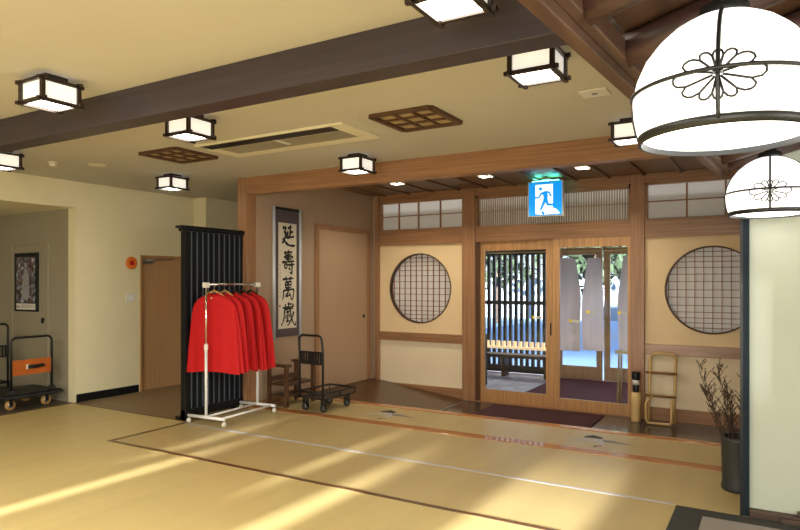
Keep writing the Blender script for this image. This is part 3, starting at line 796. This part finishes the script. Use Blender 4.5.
# ------------------------------------------------------------------ hanging scroll
t = thing('hanging_scroll', 'framed calligraphy scroll with four large brushed characters', 'scroll', (XA, 6.29, .8))
y0, y1 = 5.99, 6.50
MB().box(XA, XA + .018, y0, y1, .80, 2.43).build('mounting', M['scroll_border'], t)
for y in (y0, y1): MB().tube([(XA + .022, y, .77), (XA + .022, y, 2.455)], .022, 12).build('side_rail', M['scroll_edge'], t)
MB().box(XA, XA + .026, y0, y1, 2.415, 2.45).build('top_bar', M['black'], t)
MB().box(XA + .018, XA + .020, 6.075, 6.425, .905, 2.255).build('paper', M['scroll_paper'], t)
CH = {
 'en': [[(72, 94), (60, 87), (46, 83)], [(62, 88), (63, 66), (61, 47)], [(62, 67), (74, 69), (84, 69)], [(46, 70), (46, 58), (44, 46)], [(36, 44), (60, 46), (90, 50)],
        [(12, 82), (24, 84), (34, 82), (22, 62)], [(22, 62), (34, 62), (28, 40), (8, 18)], [(14, 40), (34, 22), (60, 12), (98, 12)]],
 'ju': [[(22, 88), (50, 91), (80, 93)], [(52, 100), (50, 88), (49, 76)], [(28, 79), (50, 80), (74, 82)], [(20, 70), (50, 72), (80, 73), (72, 63)], [(32, 62), (50, 63), (70, 64)], [(51, 63), (50, 52)],
        [(8, 49), (40, 51), (94, 56)], [(24, 40), (27, 24)], [(24, 40), (42, 41), (39, 26)], [(26, 25), (40, 26)], [(48, 38), (70, 40), (92, 42)], [(74, 50), (75, 24), (72, 2), (60, 10)], [(52, 26), (60, 22), (62, 16)]],
 'man': [[(12, 86), (50, 89), (88, 91)], [(34, 98), (38, 88), (38, 78)], [(68, 99), (62, 88), (58, 79)], [(30, 74), (31, 50)], [(30, 74), (50, 76), (70, 76), (67, 52)], [(32, 63), (50, 64), (68, 65)], [(32, 51), (66, 53)], [(50, 76), (50, 50), (48, 24)],
         [(16, 40), (18, 20), (10, 0)], [(16, 40), (50, 43), (86, 44), (84, 18), (76, 2), (64, 10)], [(46, 32), (34, 16), (46, 18), (62, 21)], [(56, 28), (64, 20), (68, 12)]],
 'sai': [[(52, 100), (51, 90), (50, 80)], [(51, 91), (62, 92), (74, 92)], [(30, 93), (31, 86), (32, 79)], [(12, 77), (50, 79), (88, 82)], [(22, 70), (50, 72), (84, 75)], [(25, 70), (23, 46), (16, 22), (2, 4)],
         [(36, 60), (48, 61), (58, 62)], [(47, 60), (47, 42), (46, 28), (39, 34)], [(37, 48), (34, 40), (29, 32)], [(56, 50), (60, 42), (62, 36)], [(34, 20), (48, 22), (58, 24)],
         [(60, 82), (66, 54), (78, 22), (98, 2), (100, 18)], [(88, 60), (76, 36), (56, 12), (44, 4)], [(76, 92), (82, 88), (88, 82)]]}
m = MB()
def chain(p):                      # smooth the brush path
    out = []
    for i in range(len(p) - 1):
        a = p[max(i - 1, 0)]; b = p[i]; c = p[i + 1]; d = p[min(i + 2, len(p) - 1)]
        for q in range(6):
            u = q / 6
            f = lambda k: .5 * (2 * b[k] + (c[k] - a[k]) * u + (2 * a[k] - 5 * b[k] + 4 * c[k] - d[k]) * u * u + (3 * b[k] - a[k] - 3 * c[k] + d[k]) * u ** 3)
            out.append((f(0), f(1)))
    out.append(p[-1]); return out
for ci, ch in enumerate(('en', 'ju', 'man', 'sai')):
    m = MB(); zc = 2.09 - ci * .335; sc_ = .0025; hgt = .0031
    for si, st in enumerate(CH[ch]):
        p = chain(st); n = len(p); wd = (11.5, 9, 8, 8)[ci]
        w = [wd * (1.25 - .55 * i / (n - 1) + .18 * math.sin(i * .9 + si)) * (1 if i else .7) for i in range(n)]
        w[-1] *= .5
        lift = .0206 + .0002 * si
        m.stroke([(a * 1.0, b) for a, b in p], w, lambda a, b, th, lift=lift: (XA + lift, 6.262 + (a - 50) * .00285, zc + (b - 50) * hgt))
    m.build('brushed_character', M['ink'], t, recalc=False)
m = MB()
for i in range(9):
    z = 1.72 - i * .05; m.stroke([(0, 0), (.014, .012), (.008, -.012), (.022, -.016)], [.007, .006, .006, .004], lambda a, b, th, z=z: (XA + .0206, 6.095 + a, z + b))
m.build('signature', M['ink'], t, recalc=False)
MB().box(XA + .020, XA + .0208, 6.09, 6.115, 1.18, 1.21).build('seal', M['seal'], t)

# ------------------------------------------------------------------ dark bench by the wall
t = thing('shoe_bench', 'small dark wooden bench with raised arms below the scroll', 'bench', (-5.1, 6.0, 0))
for y in (5.77, 6.27):
    MB().box(-5.28, -4.92, y - .045, y + .045, .485, .515).build('arm', M['dark_wood'], t, .004)
    for x in (-5.255, -4.985): MB().box(x, x + .04, y - .022, y + .022, 0, .485).build('leg', M['dark_wood_z'], t, .003)
    MB().box(-5.215, -4.945, y - .012, y + .012, .03, .07).build('foot_rail', M['dark_wood'], t)
MB().box(-5.21, -4.95, 5.77, 6.27, .255, .285).build('seat', M['dark_wood_y'], t, .003)
MB().box(-5.21, -4.97, 5.77, 6.27, .12, .14).build('shelf', M['dark_wood_y'], t, .003)
MB().box(-5.205, -5.185, 5.77, 6.27, .30, .36).build('back_rail', M['dark_wood_y'], t)

# ------------------------------------------------------------------ hand trucks
def wheel(t, x, y, r, fork, tyre, hub=None, ax='X'):
    w = MB().lathe([(r * .55, -.016), (r * .95, -.016), (r, -.008), (r, .008), (r * .95, .016), (r * .55, .016)], (x, y, r), 20, ax).build('wheel', M[tyre], t)
    MB().lathe([(r * .3, -.018), (r * .55, -.018), (r * .55, .018), (r * .3, .018)], (x, y, r), 16, ax).build('hub', M[hub or 'metal_grey'], w)
    if ax == 'X': MB().box(x - .026, x - .02, y - .02, y + .02, r * .8, fork).box(x + .02, x + .026, y - .02, y + .02, r * .8, fork).box(x - .026, x + .026, y - .025, y + .025, fork - .012, fork).build('fork', M['black_metal'], w)
    else: MB().box(x - .02, x + .02, y - .026, y - .02, r * .8, fork).box(x - .02, x + .02, y + .02, y + .026, r * .8, fork).box(x - .025, x + .025, y - .026, y + .026, fork - .012, fork).build('fork', M['black_metal'], w)
def basket_cart(loc, rz, label, handle_h=.885):
    """black folding trolley: rimmed platform, barred handle"""
    t = thing('hand_truck', label, 'hand truck', loc, 'black barred hand trucks', local=True, rz=rz)
    W, L = .195, .58
    m = MB().box(-W, W, 0, L, .15, .165)
    m.build('platform', M['black_metal'], t, .003)
    for z in (.165,):
        pass
    pts = [(-W, .0, .225), (W, .0, .225), (W, L, .225), (-W, L, .225)]
    MB().tube(pts, .013, 8, closed=True).build('rim', M['black_metal'], t)
    for x, y in ((-W, .0), (W, .0), (W, L), (-W, L), (W, L / 2), (-W, L / 2)):
        MB().tube([(x, y, .16), (x, y, .225)], .009, 8).build('rim_post', M['black_metal'], t)
    w = .175; hz = handle_h
    P = [(-w, 0, .15), (-w, 0, hz - .2), (-w + .004, -.01, hz - .08)] + [(-w + .06 - .056 * math.cos(a), -.015, hz - .06 + .06 * math.sin(a)) for a in [PI / 2 * i / 5 for i in range(1, 6)]]
    P += [(-p[0], p[1], p[2]) for p in P[::-1]]
    h = MB().tube(P, .014, 10).build('handle', M['black_metal'], t)
    m = MB().box(-w, w, -.008, .008, .55, .57).box(-w, w, -.008, .008, .68, .70)
    for i in range(9):
        x = -w + .03 + i * (2 * w - .06) / 8; m.box(x - .011, x + .011, -.006, .006, .57, .68)
    m.box(-.04, .04, -.009, .009, .57, .68)
    m.build('handle_bars', M['black_metal'], h)
    for x, y in ((-W + .06, .06), (W - .06, .06), (-W + .06, L - .08), (W - .06, L - .08)): wheel(t, x, y, .05, .15, 'rubber', 'metal_grey', 'X')
    return t
basket_cart((-4.57, 5.74, 0), math.radians(-2), 'black folding hand truck beside the dark bench in the entry')
basket_cart((-8.37, 4.20, 0), math.radians(90), 'black hand truck behind the orange trolley, cut by the left edge', .97)

t = thing('platform_trolley', 'black platform trolley with an orange handle board in the recess', 'trolley', (-7.9, 4.25, 0))
MB().box(-8.20, -7.56, 3.93, 4.60, .135, .185).build('platform', M['black'], t, .01)
MB().box(-8.21, -7.55, 3.92, 4.61, .145, .172).build('bumper', M['rubber'], t, .006)
HX = -7.62; ya, yb, hz = 4.02, 4.50, .845
P = [(HX, ya, .185), (HX, ya, hz - .06)] + [(HX, ya + .06 - .06 * math.cos(a), hz - .06 + .06 * math.sin(a)) for a in [PI / 2 * i / 5 for i in range(1, 6)]]
P += [(HX, ya + yb - p[1], p[2]) for p in P[::-1]]
h = MB().tube(P, .015, 10).build('handle', M['black_metal'], t)
ob = MB().box(HX - .006, HX + .006, ya + .012, yb - .012, .40, .58).build('orange_board', M['orange'], t, .003)
MB().tube([(HX + .008, 4.21, .49), (HX + .016, 4.25, .49), (HX + .016, 4.36, .495), (HX + .008, 4.40, .495)], .022, 10).build('grip_badge', M['black_metal'], ob)
MB().box(HX + .006, HX + .012, 4.19, 4.22, .465, .52).build('badge_mark', M['white_plastic'], ob)
for y in (ya, yb): MB().box(HX - .03, HX + .03, y - .03, y + .03, .185, .235).build('bracket', M['rubber'], t, .006)
for x, y in ((-7.66, 4.03), (-7.66, 4.45), (-8.1, 4.03), (-8.1, 4.45)): wheel(t, x, y, .06, .135, 'wheel_tan', 'metal_grey', 'X')

# ------------------------------------------------------------------ entry clutter on the right
t = thing('bamboo_towel_rack', 'light bamboo ladder rack leaning on the wall by the doors', 'rack', (-1.12, 8.15, TZ))
def lean(z): return 8.03 + (z - TZ) / .85 * .18
XL, XR = -1.27, -.985
P = [(XL, lean(-.19), -.17), (XL, lean(.1), .1), (XL, lean(.5), .55)] + [(XL + .07 - .07 * math.cos(a), lean(.62), .56 + .07 * math.sin(a)) for a in [PI / 2 * i / 5 for i in range(1, 6)]]
Q = [(XL + XR - p[0], p[1], p[2]) for p in P[::-1]]
MB().tube(P + Q, .017, 10).build('outer_frame', M['bamboo'], t)
for z in (.13, .40): MB().tube([(XL - .05, lean(z) - .012, z), (XR + .02, lean(z) - .012, z)], .016, 10).build('rung', M['bamboo_dark'], t)
zf = -.18
P = [(XR - .02, 7.99, .10), (XR - .02, 7.99, zf + .04), (XR - .04, 7.985, zf), (XL + .0, 7.985, zf), (XL - .02, 7.99, zf + .04), (XL - .02, 7.99, .05), (XL + .01, 8.0, .10), (XL + .05, 8.03, .125)]
MB().tube(P, .017, 10).build('front_loop', M['bamboo'], t)
t = thing('bamboo_container', 'pale bamboo cylinder standing at the door post', 'container', (-1.42, 8.08, TZ))
MB().lathe([(.052, TZ), (.055, TZ + .01), (.055, TZ + .02), (.053, TZ + .2), (.055, TZ + .22), (.054, TZ + .36), (.046, TZ + .36), (.046, TZ + .03)], (-1.42, 8.08, 0), 24).build('tube', M['bamboo_pale'], t)
t2 = thing('flask', 'black flask with a white band standing in the bamboo cylinder', 'flask', (-1.42, 8.08, TZ + .03))
MB().lathe([(.036, TZ + .03), (.038, TZ + .36), (.040, TZ + .42), (.034, TZ + .45)], (-1.42, 8.08, 0), 20).build('body', M['black'], t2)
MB().lathe([(.041, TZ + .45), (.041, TZ + .51)], (-1.42, 8.08, 0), 20).build('band', M['white_plastic'], t2)
MB().lathe([(.046, TZ + .51), (.050, TZ + .53), (.050, TZ + .60), (.044, TZ + .605)], (-1.42, 8.08, 0), 20).build('cap', M['black'], t2)

VX, VY = -.205, 5.16
t = thing('tall_vase', 'tall dark iron vase on the tatami beside the right post', 'vase', (VX, VY, 0))
MB().lathe([(.104, 0), (.112, .01), (.112, .03), (.106, .05), (.108, .2), (.112, .36), (.116, .385), (.104, .385), (.098, .3), (.096, .06)], (VX, VY, 0), 32).build('body', M['vase'], t)
for i in range(9):
    a = 2 * PI * i / 9 + .3; lean_ = (.10 + .05 * (i % 3)); hh = .61 + .30 * ((i * 5) % 9) / 9
    dx = math.cos(a) * lean_ * 1.25 - .04; dy = math.sin(a) * lean_
    p0 = Vector((VX + .008 * math.cos(a), VY + .008 * math.sin(a), .07))
    tp = p0 + Vector((dx, dy, hh))
    m = MB(); main = []
    for q in range(9):
        u = q / 8; main.append(p0.lerp(tp, u) + Vector((.012 * math.sin(7 * u + i), .012 * math.cos(5 * u + i), 0)) * (1 if u > .3 else 0))
    m.tube(main, [.005 - .0032 * q / 8 for q in range(9)], 5)
    for q in range(40):
        u = random.uniform(.38, .98); b0 = p0.lerp(tp, u); L = random.uniform(.05, .16) * (1.25 - u * .6); aa = random.uniform(0, 2 * PI)
        e = b0 + Vector((math.cos(aa) * L * .55, math.sin(aa) * L * .55, L * .8)); mid = b0.lerp(e, .5) + Vector((0, 0, .012))
        m.tube([b0, mid, e], [.0024, .002, .0012], 4)
        for w_ in range(3):
            bb = b0.lerp(e, random.uniform(.4, 1)); s = .005; m.tube([bb, bb + Vector((0, 0, s * 1.6))], [s * .8, s * .4], 4)
    side = 'left' if dx < -.05 else 'right'
    o = m.build('bare_branch', M['twig'])
    tag(o, 'bare twiggy branch standing in the tall dark vase', 'branch', 'bare branches in the vase')

# rug at the lower right
t = thing('door_rug', 'grey speckled rug with a wide black border by the right wall', 'rug', (.6, 3.6, 0))
MB().box(-.546, 2.0, 2.4, 4.57, 0, .008).build('border', M['rug_border'], t)
MB().box(-.375, 2.0, 2.4, 4.42, .008, .014).build('pile', M['rug_grey'], t)

# crane pictures on the tatami
def crane(x, y, s, flip, label):
    t = thing('crane_picture', label, 'floor picture', (x, y, 0), 'flying crane pictures on the tatami')
    f = lambda a, b, th=0: (x + a * s * flip, y + b * s * 1.7, .0022 + th)
    MB().stroke([(.0, .0), (.18, .05), (.36, .04), (.62, .0)], [.10, .09, .05, .01], lambda a, b, th: f(a, b, 0)).build('right_wing', M['crane_grey'], t)
    MB().stroke([(.0, .02), (-.2, .0), (-.42, -.08), (-.60, -.12)], [.10, .09, .05, .01], lambda a, b, th: f(a, b, .0004)).build('left_wing', M['crane_white'], t)
    MB().stroke([(-.20, .20), (-.06, .09), (.08, -.06), (.10, -.16)], [.03, .10, .12, .05], lambda a, b, th: f(a, b, .0008)).build('body', M['crane_white'], t)
    MB().stroke([(-.30, .12), (-.18, .18), (.02, .14)], [.06, .15, .07], lambda a, b, th: f(a, b, .0012)).build('black_feathers', M['ink'], t)
    MB().stroke([(.02, -.26), (.06, -.2)], [.04, .05], lambda a, b, th: f(a, b, .0012)).build('tail', M['ink'], t)
    MB().stroke([(.09, -.17), (.12, -.21)], [.05, .04], lambda a, b, th: f(a, b, .0016)).build('red_crown', M['seal'], t)
crane(-3.72, 6.05, .55, 1, 'flying crane picture on the tatami near the black hand truck')
crane(-1.40, 6.05, .52, 1, 'flying crane picture on the tatami before the right glass door')

# ------------------------------------------------------------------ log eave and pendant lamps
def ex(y): return -.60 + .072 * y
EZ, SL = 2.17, .27
t = thing('log_eave', 'rustic indoor eave of boards and log rafters above the pendant lamps', 'eave', (.4, 2.2, EZ))
ys, ye = -.6, 4.58
def slab(m, o0, o1, z0, z1, rise=True, y0=ys, y1=ye):
    r0, r1 = (SL * o0, SL * o1) if rise else (0, 0)
    m.hexa([(ex(y0) + o0, y0, EZ + z0 + r0), (ex(y0) + o1, y0, EZ + z0 + r1), (ex(y1) + o1, y1, EZ + z0 + r1), (ex(y1) + o0, y1, EZ + z0 + r0),
            (ex(y0) + o0, y0, EZ + z1 + r0), (ex(y0) + o1, y0, EZ + z1 + r1), (ex(y1) + o1, y1, EZ + z1 + r1), (ex(y1) + o0, y1, EZ + z1 + r0)])
    return m
slab(MB(), -.02, .018, 0, .06).build('fascia', M['eave_fascia'], t, .004)
slab(MB(), .018, .05, .03, .09).build('inner_board', M['eave_fascia'], t, .004)
m = MB()
for i in range(7): slab(m, .04 + i * .30, .04 + i * .30 + .294, .125, .145)
m.build('roof_boards', M['eave_board'], t)
for i, y in enumerate([.50, .91, 1.32, 1.73, 2.14, 2.55, 2.96, 3.37, 3.78, 4.19, 4.5]):
    P = []; R = []
    for q in range(9):
        o = .035 + q * .24; jit = random.uniform(-.004, .004)
        P.append((ex(y) + o, y + jit, EZ + .070 + SL * o + random.uniform(-.003, .003))); R.append(.052 + random.uniform(-.005, .005))
    MB().tube(P, R, 14).build('rafter', M['log'], t)
for i, o in enumerate((.62, 1.15)):
    slab(MB(), o, o + .05, .112, .126).build('batten', M['eave_fascia'], t)

def shade_r(z):
    T = [(0, .216), (.03, .226), (.07, .234), (.115, .237), (.17, .226), (.22, .204), (.265, .170), (.30, .130), (.322, .09), (.335, .055)]
    for (z0, r0), (z1, r1) in zip(T, T[1:]):
        if z <= z1: return r0 + (r1 - r0) * (z - z0) / (z1 - z0)
    return T[-1][1]
def make_pendant(zroof):
    t = thing('pendant_lamp', '', 'pendant lamp', (0, 0, 0), 'white domed pendant lamps', local=True)
    sh = MB().lathe([(shade_r(z), z) for z in [.004 + .331 * i / 26 for i in range(27)]], n=64, cap=False).build('shade', M['shade'], t)
    MB().lathe([(.001, -.012), (.08, -.010), (.15, -.005), (.206, .006), (.214, .012)], n=64, cap=False).build('diffuser', M['shade_low'], t)
    MB().lathe([(.214, -.008), (.222, -.008), (.224, .012), (.222, .016), (.214, .012), (.214, -.008)], n=64, cap=False).build('rim', M['iron'], t)
    MB().tube([((shade_r(.11) + .002) * math.cos(a), (shade_r(.11) + .002) * math.sin(a), .125) for a in [2 * PI * i / 64 for i in range(64)]], .0055, 6, closed=True).build('band', M['iron'], t)
    for k in range(4):
        a = k * PI / 2 - PI / 2
        MB().tube([((shade_r(z) + .002) * math.cos(a), (shade_r(z) + .002) * math.sin(a), z) for z in [.005 + .328 * i / 20 for i in range(21)]], .0055, 6).build('rib', M['iron'], t)
        if k % 2: continue
        m = MB()
        def on(px, pz):
            z = .11 + pz; r = shade_r(z) + .004; an = a + px / .236
            return (r * math.cos(an), r * math.sin(an), z)
        n = 12
        for j in range(n):
            a0, a1 = 2 * PI * j / n + PI / n, 2 * PI * (j + 1) / n + PI / n
            am = (a0 + a1) / 2
            rad = lambda q: 1 / math.sqrt((math.cos(q) / .100) ** 2 + (math.sin(q) / .058) ** 2)
            P = [(.12 * rad(a0) * math.cos(a0), .12 * rad(a0) * math.sin(a0))]
            for u in (0, .2, .4, .6, .8, 1):
                q = a0 + (a1 - a0) * u; rr = rad(q) * (.80 + .26 * math.sin(PI * u) ** .6)
                P.append((rr * math.cos(q), rr * math.sin(q)))
            P.append((.12 * rad(a1) * math.cos(a1), .12 * rad(a1) * math.sin(a1)))
            m.tube([on(*p) for p in P], .0030, 5)
        m.lathe([(.012, 0), (.012, .001)], on(0, 0), 10, 'Z')
        m.build('flower_ornament', M['iron'], t)
    c = MB().lathe([(.062, .329), (.064, .335), (.062, .36), (.034, .372), (.030, .395), (.012, .405)], n=32).build('cap', M['iron'], t)
    MB().tube([(0, 0, .40), (0, 0, zroof)], .006, 8).lathe([(.05, zroof - .02), (.05, zroof)], (0, 0, 0), 20).build('cord', M['iron'], t)
    return t
pd = make_pendant(.50)
pd.location = (-.112, 1.952, 1.898)
pd['label'] = 'nearest big white domed pendant lamp with iron flower ornament'
dup(pd, (-.005, 4.345, 1.905), 'smaller white domed pendant lamp, the farther one by the right wall')

# ------------------------------------------------------------------ light
def lamp(name, kind, loc, energy, color=(1, 1, 1), size=None, rot=(0, 0, 0), size_y=None):
    L = bpy.data.lights.new(name, kind); L.energy = energy; L.color = color
    o = bpy.data.objects.new(name, L); COL.objects.link(o); o.location = loc; o.rotation_euler = rot
    if kind == 'AREA':
        L.size = size
        if size_y: L.shape = 'RECTANGLE'; L.size_y = size_y
    elif kind == 'SUN': L.angle = size
    elif size: L.shadow_soft_size = size
    return o
el = math.radians(6.5)
sd = Vector((.03 * math.cos(el), math.cos(el), -math.sin(el)))
o = lamp('sun', 'SUN', (0, -20, 6), 34.0, (1.0, .985, .95), math.radians(1.3)); o.rotation_euler = sd.to_track_quat('-Z', 'Y').to_euler()
lamp('window_light', 'AREA', (1.5, YN + .15, 1.45), 230, (1.0, .96, .88), 6.0, (math.radians(90), 0, 0), 2.0)  # added fill behind the viewer, in place of window openings
lamp('side_window_light', 'AREA', (5.85, 1.0, 1.4), 170, (1.0, .97, .90), 5.0, (math.radians(90), 0, math.radians(90)), 1.8)  # added fill from the unseen right side, no opening built there
lamp('room_light', 'AREA', (-2.5, -.8, 2.70), 330, (1.0, .93, .80), 6.0, (0, 0, 0), 2.5)  # added overhead fill out of view, evens out the room
lamp('porch_daylight', 'AREA', (-3.2, 14.0, 4.2), 650, (.95, .97, 1.0), 7.0, (math.radians(-50), 0, 0), 3.0)

for x, y in DL:
    o = lamp('downlight_lamp', 'SPOT', (x, y, 2.80), 42, (1.0, .86, .66), .05); o.data.spot_size = math.radians(140); o.data.spot_blend = .6

W = bpy.data.worlds.new('World'); S.world = W; W.use_nodes = True
nt = W.node_tree; bg = nt.nodes['Background']
tc = nt.nodes.new('ShaderNodeTexCoord'); sp = nt.nodes.new('ShaderNodeSeparateXYZ'); cr = nt.nodes.new('ShaderNodeValToRGB')
cr.color_ramp.elements[0].position = 0.0; cr.color_ramp.elements[0].color = (.80, .90, 1.0, 1)
cr.color_ramp.elements[1].position = .6; cr.color_ramp.elements[1].color = (.30, .52, .95, 1)
nt.links.new(tc.outputs['Generated'], sp.inputs[0]); nt.links.new(sp.outputs['Z'], cr.inputs[0]); nt.links.new(cr.outputs[0], bg.inputs['Color'])
bg.inputs['Strength'].default_value = 1.3

# ------------------------------------------------------------------ camera
cd = bpy.data.cameras.new('camera'); cam = bpy.data.objects.new('camera', cd); COL.objects.link(cam)
cam.location = (0, 0, 1.5); cam.rotation_euler = (math.radians(90), 0, math.radians(30.5))
cd.sensor_fit = 'HORIZONTAL'; cd.sensor_width = 36; cd.lens = 36 * 630 / 800; cd.shift_y = 17 / 800; cd.clip_start = .05; cd.clip_end = 300
S.camera = cam
S.view_settings.view_transform = 'Standard'
S.view_settings.look = 'None'
S.view_settings.exposure = 0.34
for o in S.objects:
    if '_local' in o: del o['_local']
